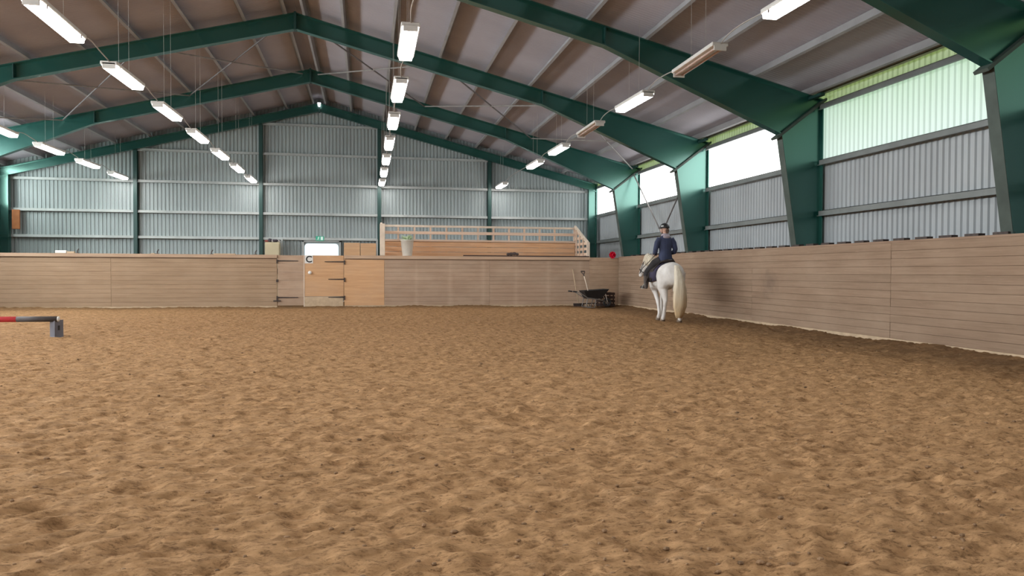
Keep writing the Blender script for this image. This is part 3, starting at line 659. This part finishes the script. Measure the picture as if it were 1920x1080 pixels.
for z in (.02, .15, .28, .41): MB().box(-.26, .28, -.26, -.235, z, z + .085).obj('slat', dk, cr); MB().box(-.26, .28, .20, .225, z, z + .085).obj('slat', dk, cr); MB().box(-.26, -.235, -.235, .2, z, z + .085).obj('slat', dk, cr); MB().box(.255, .28, -.235, .2, z, z + .085).obj('slat', dk, cr)
for x in (-.235, .215):
    for y in (-.235, .16): MB().box(x, x + .04, y, y + .04, 0, .50).obj('corner_post', dk, cr)
MB().box(-.235, .255, -.235, .2, .03, .05).obj('floor_board', dk, cr)
ck = thing('rake_head', 'dark iron rake head lying below the wheelbarrow tray', 'rake', (9.45, 25.25, 0))
MB().tube([(-.3, 0, .10), (.35, 0, .12)], .02, 6).obj('bar', M['iron'], ck)
for i in range(8): MB().tube([(-.28 + i * .085, 0, .10), (-.27 + i * .085, -.05, .04), (-.26 + i * .085, -.06, -.0)], .010, 5).obj('tine', M['iron'], ck)

# ------------------------------------------------------------------ jump pole on a block
jb = thing('jump_block', 'grey plastic jump block with a slot, holding the pole end', 'jump block', (-3.66, 14.72, 0), -.55)
gp = plain('blue_grey_plastic', (.135, .135, .16), .6, 0, .1, 5.); GH = .315
m = MB(); m.prism([(-.06, -.03), (.06, -.03), (.06, GH), (.045, GH), (.03, GH - .03), (-.03, GH - .03), (-.045, GH), (-.06, GH)], 'y', -.085, .085); m.obj('body', gp, jb)
m = MB(); m.box(.0602, .063, -.025, .015, .13, .215); m.obj('slot', M['black'], jb); MB().box(-.068, .068, -.093, .093, -.03, .02, .008).obj('foot', gp, jb)
jp = thing('jump_pole', 'red and black jump pole resting on the grey block', 'pole', (-3.62, 14.66, .333))
redp = plain('pole_red', (.55, .045, .055), .7, 0, .1, 6.); blk = plain('pole_black', (.06, .05, .048), .75, 0, .15, 6.)
MB().tube([(0, 0, 0), (-.66, 0, 0)], .05, 14).obj('black_section', blk, jp, True); MB().tube([(-.66, 0, 0), (-1.66, 0, 0)], .05, 14).obj('red_section', redp, jp, True)
MB().tube([(-1.66, 0, 0), (-2.66, 0, 0)], .05, 14).obj('black_section', blk, jp, True); MB().tube([(.0, 0, 0), (.022, 0, 0)], .046, 14).obj('end_cap', M['white'], jp, True)
jb2 = copy_tree(jb); jb2.location = (-6.2, 14.72, 0); tag(jb2, 'grey jump block under the far end of the pole, beyond the frame edge')
sc_ = thing('paper_scrap', 'tiny white paper scrap lying on the sand below the jump block', 'paper', (-2.20, 8.02, .03))
MB().add([(-.03, 0, 0), (.0, -.02, .012), (.035, -.01, .004), (.03, .02, .02), (-.01, .025, .006)], [(0, 1, 4), (1, 2, 3), (1, 3, 4)]).obj('sheet', M['white'], sc_)

# ------------------------------------------------------------------ lamps in four rows, cables between them
LY0, LS, LZ = 8.579, 3.031, 4.70
def lamp_proto(lit):
    r = bpy.data.objects.new('fluorescent_lamp', None); COL.objects.link(r)
    MB().box(-.135, .135, -.80, .80, .012, .075, .01).obj('housing', M['white'], r)
    for y in (-.80, .78): MB().box(-.105, .105, y, y + .02, -.055, .05, .006).obj('end_cap', M['white'], r)
    if lit:
        m = MB(); m.prism([(-.12, .010), (-.09, -.055), (.09, -.055), (.12, .010)], 'y', -.78, .78); m.obj('diffuser', M['lamp'], r)
        for y in (-.62, .60): MB().box(-.125, -.115, y, y + .03, -.03, .04).obj('clip', M['iron'], r); MB().box(.115, .125, y, y + .03, -.03, .04).obj('clip', M['iron'], r)
    else:
        for x in (-.06, .06): MB().tube([(x, -.78, -.012), (x, .78, -.012)], .019, 8).obj('tube', M['tube_off'], r, True)
        MB().box(-.11, .11, -.78, .78, .02, .03).obj('reflector', M['tube_off'], r)
    for y in (-.28, .28): MB().tube([(0, y, .07), (0, y, 1.25)], .0028, 5).obj('hanger', M['cable'], r)
    return r
PL, PU = lamp_proto(True), lamp_proto(False)
ordn = ['nearest the gable'] + ['%s from the gable' % w for w in 'second third fourth fifth sixth seventh eighth ninth'.split()]
rows = [('right eave row', 7.20, [0, 1, 2, 3, 4, 5, 7], {1, 3}, 'lamps along the right eave'),
        ('row right of the ridge', 2.43, range(1, 8), set(), 'lamps right of the ridge'),
        ('row left of the ridge', -2.485, range(1, 8), set(), 'lamps left of the ridge'),
        ('left eave row', -7.14, [3, 4, 5, 6, 7], set(), 'lamps along the left eave')]
used = {True: False, False: False}
for rn, x, ids, off, grp in rows:
    ids = list(ids)
    for i in ids:
        lit = i not in off; pr = PL if lit else PU
        o = pr if not used[lit] else copy_tree(pr); used[lit] = True
        o.location = (x, LY0 + LS * i, LZ); o.rotation_euler = (random.uniform(-.015, .015), 0, random.uniform(-.012, .012))
        zr = rsheet(x) - LZ
        for ch in o.children:
            if ch.name.startswith('hanger'): ch.scale = (1, 1, (zr - .02) / 1.25 if zr > 1.2 else 1)
        w = ordn[len(ids) - 1 - ids.index(i)]
        tag(o, ('lit fluorescent lamp, %s in the %s' if lit else 'unlit lamp with bare tubes, %s in the %s') % (w, rn), 'lamp', grp)
    lo = ids[0] - 1
    js = sorted(set([lo] + ids))
    for a, b in zip(js[:-1], js[1:]):
        ya, yb = LY0 + LS * a + .8, LY0 + LS * b - .8; pts = []
        for q in range(11):
            u = q / 10; pts.append((x + .02 * math.sin(u * 6.3), ya + (yb - ya) * u, LZ + .06 + .10 * math.sin(math.pi * u) ** .7 * (1 - .3 * u)))
        c = MB().tube(pts, .010, 6).obj('lamp_cable', M['cable'], None, True)
        tag(c, 'pale cable leading into the lamp %s, %s' % (ordn[len(ids) - 1 - ids.index(b)], rn), 'cable', 'cables of ' + grp)
# the same rows go on outside the picture, over and behind the viewer
for x, ids in ((7.2, (-1, -2, -3, -4)), (2.43, (0, -1, -2, -3, -4)), (-2.485, (0, -1, -2, -3, -4)), (-7.14, (2, 1, 0, -1, -2, -3, -4))):
    for i in ids:
        l = bpy.data.lights.new('lamp_light', 'AREA'); l.shape = 'RECTANGLE'; l.size = .24; l.size_y = 1.56; l.energy = LAMP * math.pi * .24 * 1.56; l.color = (1, .965, .93)
        o = bpy.data.objects.new('lamp_light', l); COL.objects.link(o); o.location = (x, LY0 + LS * i, LZ - .05)

# ------------------------------------------------------------------ horse (local: +y forward)
HL, HR = (9.27, 17.88, 0.0), -.015
hair = NT('white_horse_coat'); hc = hair.ramp(hair.noise(hair.pos(), 4., 4), .35, .7, (.56, .53, .50), (.72, .70, .68)); hair.bsdf(hc, .7, spec=.25); HORSE = hair.m
t = NT('cream_horse_hair'); gq = t.n('ShaderNodeTexCoord'); sx = t.n('ShaderNodeSeparateXYZ'); t.l(gq.outputs['Object'], sx.inputs[0])
mp = t.n('ShaderNodeMapRange'); mp.inputs[1].default_value = .2; mp.inputs[2].default_value = 1.0; t.l(sx.outputs[2], mp.inputs[0])
cc = t.mix(mp.outputs[0], (.58, .42, .24), (.74, .68, .56)); nz = t.noise(t.pos((14, 14, 1)), 3., 3); cc = t.mix(t.ramp(nz, .4, .6, (0,) * 3, (.35,) * 3), cc, (.42, .34, .24)); t.bsdf(cc, .7, bump=nz, bs=.4, bd=.02, spec=.2); MANE = t.m
hoofm = plain('dark_hoof', (.22, .165, .12), .6, 0, .2, 9.)
h = MB()
sec = [(-.77, 1.20, .07, .10), (-.73, 1.18, .17, .20), (-.64, 1.165, .255, .275), (-.48, 1.165, .305, .305), (-.28, 1.14, .305, .31), (-.05, 1.08, .31, .325), (.18, 1.06, .30, .335), (.38, 1.085, .275, .335), (.53, 1.11, .24, .31), (.64, 1.12, .19, .235), (.72, 1.12, .10, .13)]
h.tube([(0, y, z) for y, z, w, hh in sec], [(w, hh) for y, z, w, hh in sec], 20)
neck = [(0, .42, 1.18), (0, .60, 1.30), (-.01, .78, 1.43), (-.03, .93, 1.515), (-.05, 1.03, 1.53)]
h.tube(neck, [(.20, .27), (.155, .23), (.115, .185), (.10, .155), (.09, .12)], 14)
HO = .10
head = [(-.13 + HO, .99, 1.545), (-.175 + HO, 1.07, 1.46), (-.225 + HO, 1.14, 1.34), (-.27 + HO, 1.20, 1.22), (-.295 + HO, 1.235, 1.14), (-.305 + HO, 1.245, 1.09)]
h.tube(head, [(.08, .10), (.105, .135), (.095, .12), (.068, .085), (.06, .07), (.045, .05)], 12)
h.ball((-.16 + HO, 1.0, 1.40), (.07, .09, .10))
for s in (-1, 1):
    h.tube([(-.14 + HO + s * .055, 1.0, 1.60), (-.14 + HO + s * .07, .99, 1.66), (-.14 + HO + s * .065, .985, 1.72)], [.026, .03, .008], 8)
def hind(s, y_h):
    x = s * .15; d = y_h
    h.tube([(x, -.45, 1.22), (x * 1.05, -.40 + d * .15, .98), (x * 1.12, -.36 + d * .35, .80), (x, -.50 + d * .55, .62), (x * .95, -.60 + d * .8, .50), (x * .92, -.585 + d * .9, .36), (x * .92, -.57 + d, .18), (x * .92, -.54 + d, .105), (x * .92, -.49 + d, .04)],
           [(.19, .24), (.17, .23), (.125, .17), (.075, .10), (.056, .075), (.043, .052), (.046, .052), (.048, .054), (.058, .064)], 12)
    return (x * .92, -.475 + d)
def fore(s, d):
    x = s * .14; k = s * (.14 if s > 0 else .08)
    h.tube([(x, .45, 1.05), (x, .46 + d * .1, .84), ((x + k) / 2, .45 + d * .4, .66), (k, .45 + d * .65, .50), (k, .44 + d * .8, .36), (k, .43 + d, .18), (k, .45 + d, .105), (k, .49 + d, .04)],
           [(.12, .16), (.095, .13), (.062, .075), (.060, .064), (.042, .048), (.044, .048), (.046, .052), (.056, .062)], 12)
    return (k, .495 + d)
feet = [hind(-1, .27), hind(1, -.14), fore(-1, -.26), fore(1, .16)]
body = fuse('horse', h, HORSE, .018, 5); body.location = HL; body.rotation_euler = (0, 0, HR)
tag(body, 'white horse with a long cream tail walking along the side kickboard', 'horse')
for x, y in feet:
    m = MB(); m.tube([(x, y + .01, -.012), (x, y, .045), (x, y - .012, .085)], [(.068, .074), (.060, .066), (.050, .054)], 12); m.obj('hoof', hoofm, body, True)
m = MB(); N = 18; vs = []; tl = []
for i in range(15):
    u = i / 14; y = -.745 - .10 * math.sin(min(1, u * 3.2) * math.pi / 2) + .05 * u; z = 1.385 - .03 * (u > 0) - 1.26 * u; x = .045 * math.sin(u * 2.6) + .02 * u
    w = (.055 + .115 * math.sin(min(1, u * 1.5) * math.pi / 2)) * (1 if u < .78 else 1 - (u - .78) * 2.6); dd = w * .62
    for j in range(N):
        a = 2 * math.pi * j / N; k = 1 + .10 * math.sin(5 * a + i * .25) + .05 * math.sin(9 * a + 1.3 * i); vs.append((x + w * k * math.cos(a), y + dd * k * math.sin(a), z))
m.add(vs, [(i * N + j, i * N + (j + 1) % N, (i + 1) * N + (j + 1) % N, (i + 1) * N + j) for i in range(14) for j in range(N)] + [tuple(range(N)), tuple(range(14 * N, 15 * N))]).obj('tail', MANE, body, True)
m = MB()
for i in range(9):
    u = i / 8; p = Vector(neck[0]).lerp(Vector(neck[-1]), u) + Vector((0, -.12 + .10 * u, .19 - .05 * u + .05 * math.sin(u * 3.1)))
    m.tube([p + Vector((0, 0, .02)), p + Vector((-.07, .02, -.03)), p + Vector((-.12, .03, -.16)), p + Vector((-.125, .05, -.26))], [(.05, .03), (.06, .03), (.05, .022), (.02, .01)], 8)
m.tube([(-.14 + HO, .98, 1.62), (-.17 + HO, 1.08, 1.57), (-.21 + HO, 1.14, 1.45), (-.225 + HO, 1.16, 1.38)], [(.03, .03), (.045, .025), (.035, .02), (.01, .01)], 8)
m.obj('mane', MANE, body, True)
for s in (-1, 1): m = MB(); m.ball((-.20 + HO + s * .085, 1.115, 1.43), .020); m.obj('eye', M['black'], body, True)
m = MB()
for s in (-1, 1): m.ball((-.295 + HO + s * .032, 1.265, 1.125), (.012, .010, .016))
m.obj('nostril', plain('grey_muzzle', (.16, .14, .14), .6), body, True)

# tack (things of their own, carried by the horse)
leather = plain('dark_leather', (.022, .016, .015), .45, 0, .2, 9.)
pad = thing('saddle_pad', 'dark navy saddle pad under the rider on the white horse', 'saddle pad', HL, HR)
m = MB(); vs = []
for i, (y, wz, zt) in enumerate(((-.17, .30, 1.435), (-.05, .33, 1.43), (.15, .33, 1.425), (.33, .30, 1.435))):
    for j in range(13):
        a = math.pi * (-.12 + 1.24 * j / 12); cz = 1.10 if i != 0 else 1.12; vs.append((-(wz + .018) * math.cos(a), y, max(.98, cz + (zt - cz) * math.sin(a))))
m.add(vs, [(i * 13 + j, i * 13 + j + 1, (i + 1) * 13 + j + 1, (i + 1) * 13 + j) for i in range(3) for j in range(12)]); pc = m.obj('cloth', plain('navy_pad', (.035, .03, .06), .85), pad, True)
sd = pc.modifiers.new('thick', 'SOLIDIFY'); sd.thickness = .02; sd.offset = 1
sa = thing('saddle', 'dark leather saddle with stirrups under the rider', 'saddle', HL, HR)
m = MB(); m.tube([(0, -.24, 1.52), (0, -.18, 1.49), (0, 0, 1.455), (0, .18, 1.48), (0, .26, 1.52)], [(.10, .025), (.17, .035), (.16, .04), (.12, .045), (.06, .03)], 12); m.obj('seat', leather, sa, True)
for s in (-1, 1):
    m = MB(); vs = []
    for z, y0_, y1_, x in ((1.44, -.10, .24, .17), (1.28, -.06, .34, .318), (1.08, -.02, .36, .350), (.96, .05, .28, .352)): vs += [(s * x, y0_, z), (s * x, y1_, z), (s * (x + .015), y1_, z), (s * (x + .015), y0_, z)]
    m.add(vs, [(i * 4 + j, i * 4 + (j + 1) % 4, i * 4 + 4 + (j + 1) % 4, i * 4 + 4 + j) for i in range(3) for j in range(4)] + [(0, 1, 2, 3), (12, 13, 14, 15)]).obj('flap', leather, sa)
    MB().beam((s * .375, .14, 1.2), (s * .455, .16, .95), .03, .008, (1, 0, 0)).obj('stirrup_leather', leather, sa)
    m = MB(); fx, fy, fz = s * .475, .24, .80
    m.tube([(fx - s * .06, fy - .02, fz - .0), (fx - s * .055, fy - .06, fz + .07), (s * .455, .16, .95), (fx + s * .055, fy - .06, fz + .07), (fx + s * .06, fy - .02, fz - .0)], .008, 6); m.box(min(fx - .065, fx + .065), max(fx - .065, fx + .065), fy - .045, fy + .015, fz - .012, fz); m.obj('stirrup', M['galv'], sa)
br = thing('bridle', 'dark leather bridle with reins on the white horse head', 'bridle', HL, HR)
def band(c, axis, ru, rv, r=.011, seg=16):
    c = Vector(c); ax = Vector(axis).normalized(); u = Vector((1, .35, 0)); u = (u - ax * u.dot(ax)).normalized(); w = ax.cross(u)
    return MB().tube([c + u * math.cos(2 * math.pi * i / seg) * ru + w * math.sin(2 * math.pi * i / seg) * rv for i in range(seg + 1)], r, 6)
hd = Vector(head[4]) - Vector(head[1])
band((-.262 + HO, 1.19, 1.245), hd, .083, .100).obj('noseband', leather, br); band((-.165 + HO, 1.045, 1.505), hd, .108, .132).obj('headpiece', leather, br)
for s in (-1, 1):
    MB().tube([(-.17 + HO + s * .112, 1.04 + s * .02, 1.52), (-.215 + HO + s * .110, 1.10 + s * .03, 1.38), (-.27 + HO + s * .082, 1.19 + s * .03, 1.19)], .011, 6).obj('cheek_strap', leather, br)
    MB().tube([(-.28 + HO + s * .08, 1.19 + s * .02, 1.17), (-.06 + s * .22, .85, 1.33), (s * .17, .62, 1.52), (s * .10, .43, 1.66)], .009, 6).obj('rein', leather, br)

# ------------------------------------------------------------------ rider (same local frame)
skin = plain('skin', (.55, .34, .26), .6, 0, .05, 8.)
ri = MB()
ri.tube([(0, .0, 1.47), (0, .0, 1.60), (0, .0, 1.75), (0, .01, 1.92), (0, .0, 2.06), (0, -.005, 2.12)], [(.15, .11), (.155, .11), (.13, .095), (.155, .105), (.165, .10), (.08, .07)], 14)
ri.tube([(0, .0, 2.08), (-.005, .015, 2.22)], .052, 10)
hx, hy, hz = -.015, .03, 2.31
ri.ball((hx, hy, hz), (.075, .093, .115), 14, 10)
TW = .65                                     # head turned to the left
def hp(a, b, c):                             # head frame: a right, b forward, c up
    return (hx + a * math.cos(TW) - b * math.sin(TW), hy + a * math.sin(TW) + b * math.cos(TW), hz + c)
ri.ball(hp(0, .055, -.045), (.052, .055, .062), 10, 8)
ri.tube([hp(0, .09, .015), hp(0, .118, -.022), hp(0, .10, -.03)], [.011, .017, .013], 7)
for s in (-1, 1):
    ri.tube([hp(s * .075, 0, .02), hp(s * .086, -.012, .0), hp(s * .076, -.005, -.03)], [.012, .016, .01], 6)
    ri.tube([(s * .155, 0, 2.055), (s * .215, -.01, 1.95), (s * .255, -.01, 1.80), (s * .255, .02, 1.74), (s * .20, .19, 1.70), (s * .12, .34, 1.68)], [.062, .055, .045, .043, .038, .027], 10)
    ri.tube([(s * .12, .33, 1.68), (s * .10, .385, 1.675), (s * .09, .42, 1.67)], [(.022, .032), (.022, .042), (.018, .038)], 8)
    for q in range(4):                       # fingers curled round the rein
        b = (s * .090, .415, 1.705 - q * .020); L = (.036, .040, .038, .030)[q]
        ri.tube([b, (b[0] - s * .005, b[1] + L * .7, b[2] - .002), (b[0] - s * .026, b[1] + L * .75, b[2] - .004), (b[0] - s * .034, b[1] + L * .2, b[2] - .004)], [.0095, .0092, .0085, .0075], 6)
    ri.tube([(s * .10, .375, 1.708), (s * .085, .41, 1.728), (s * .068, .44, 1.722)], [.012, .0105, .008], 6)
    ri.tube([(s * .09, .02, 1.52), (s * .22, .14, 1.44), (s * .345, .34, 1.22), (s * .365, .36, 1.16), (s * .41, .25, .99), (s * .445, .17, .885)], [.105, .098, .072, .064, .056, .04], 12)
    ri.tube([(s * .445, .15, .86), (s * .455, .19, .835), (s * .480, .28, .832), (s * .50, .36, .828)], [(.036, .04), (.04, .04), (.042, .034), (.03, .022)], 8)
rider = fuse('person', ri, skin, .0085, 2); rider.location = HL; rider.rotation_euler = (0, 0, HR)
tag(rider, 'person in navy jacket and black riding helmet sitting on the white horse', 'person')
for s in (-1, 1):
    m = MB(); m.ball(hp(s * .030, .084, .018), .011, 8, 6); m.obj('eye', M['black'], rider, True)
m = MB(); m.tube([hp(-.022, .1075, -.062), hp(0, .112, -.060), hp(.022, .1075, -.062)], .006, 6); m.obj('mouth', plain('lips', (.40, .17, .15), .6), rider, True)
navy = plain('navy_jacket', (.032, .042, .088), .8, 0, .2, 5.)
j = MB()
j.tube([(0, .0, 1.50), (0, .0, 1.60), (0, .0, 1.75), (0, .01, 1.92), (0, .0, 2.06), (0, -.005, 2.125), (0, .0, 2.145)], [(.182, .145), (.178, .138), (.155, .122), (.18, .13), (.185, .118), (.12, .085), (.08, .07)], 16)
for s in (-1, 1):
    j.tube([(s * .145, 0, 2.06), (s * .222, -.01, 1.95), (s * .262, -.012, 1.80), (s * .26, .02, 1.735), (s * .20, .19, 1.70), (s * .13, .32, 1.682)], [.082, .075, .064, .062, .053, .042], 12)
fuse('jacket', j, navy, .012, 3, rider)
m = MB(); m.tube([(.078 * math.cos(a), .0 + .072 * math.sin(a), 2.155 + .01 * math.sin(2 * a)) for a in [2 * math.pi * i / 16 for i in range(17)]], .034, 8); m.ball((0, -.085, 2.11), (.10, .045, .05)); m.obj('collar', plain('mauve_grey_scarf', (.34, .30, .34), .9, 0, .15, 12.), rider, True)
b = MB()
b.tube([(0, .0, 1.46), (0, .0, 1.56)], [(.175, .15), (.165, .13)], 14)
for s in (-1, 1):
    b.tube([(s * .09, .02, 1.52), (s * .22, .14, 1.44), (s * .345, .34, 1.22), (s * .368, .36, 1.16), (s * .39, .31, 1.08)], [.122, .112, .086, .078, .070], 12)
fuse('breeches', b, plain('dark_breeches', (.022, .020, .022), .85, 0, .2, 9.), .012, 3, rider)
bm_ = plain('brown_black_boot', (.055, .042, .036), .55, 0, .25, 9.)
for s in (-1, 1):
    b = MB(); b.tube([(s * .374, .35, 1.13), (s * .41, .25, .99), (s * .447, .165, .885), (s * .452, .15, .83)], [.074, .070, .056, .056], 12)
    b.tube([(s * .445, .12, .845), (s * .455, .19, .835), (s * .485, .29, .832), (s * .505, .385, .828)], [(.048, .046), (.05, .05), (.052, .042), (.036, .028)], 10); b.box(min(s * .43, s * .49), max(s * .43, s * .49), .09, .17, .79, .83)
    fuse('boot', b, bm_, .012, 2, rider)
hm = thing('x', None, None); bpy.data.objects.remove(hm)
m = MB(); N = 18; vs = []
for i in range(8):
    e = math.radians(-8 + 98 * i / 7)
    for q in range(N):
        a = 2 * math.pi * q / N; vs.append(hp(.112 * math.cos(e) * math.cos(a), .130 * math.cos(e) * math.sin(a) - .005, .035 + .118 * math.sin(e)))
m.add(vs, [(i * N + q, i * N + (q + 1) % N, i * N + N + (q + 1) % N, i * N + N + q) for i in range(7) for q in range(N)] + [tuple(range(N))[::-1]]); he = m.obj('helmet', M['black'], rider, True)
m = MB(); vs = [hp(.10 * math.cos(a), .12 * math.sin(a) - .0, .035) for a in [math.radians(25 + 130 * i / 8) for i in range(9)]] + [hp(.085 * math.cos(a), .175 * math.sin(a) + .0, .020) for a in [math.radians(25 + 130 * i / 8) for i in range(9)]]
vs += [(x, y, z + .012) for x, y, z in vs]; fs = [(i, i + 1, 10 + i, 9 + i) for i in range(8)] + [(18 + i, 18 + i + 1, 28 + i, 27 + i) for i in range(8)] + [(9 + i, 10 + i, 28 + i, 27 + i) for i in range(8)]
m.add(vs, fs).obj('peak', M['black'], he)
m = MB(); m.beam(hp(-.1135, .03, .07), hp(-.112, -.04, .075), .012, .03); m.obj('side_badge', M['galv'], he)
for s in (-1, 1): MB().tube([hp(s * .085, .02, .03), hp(s * .075, .03, -.06), hp(s * .01, .065, -.115)], .006, 5).obj('chin_strap', M['black'], he)
m = MB(); m.ball(hp(0, -.075, -.03), (.06, .05, .055)); m.tube([hp(0, -.09, -.05), hp(0, -.10, -.11)], [.035, .02], 8); m.obj('hair', plain('brown_hair', (.10, .06, .04), .7), rider, True)
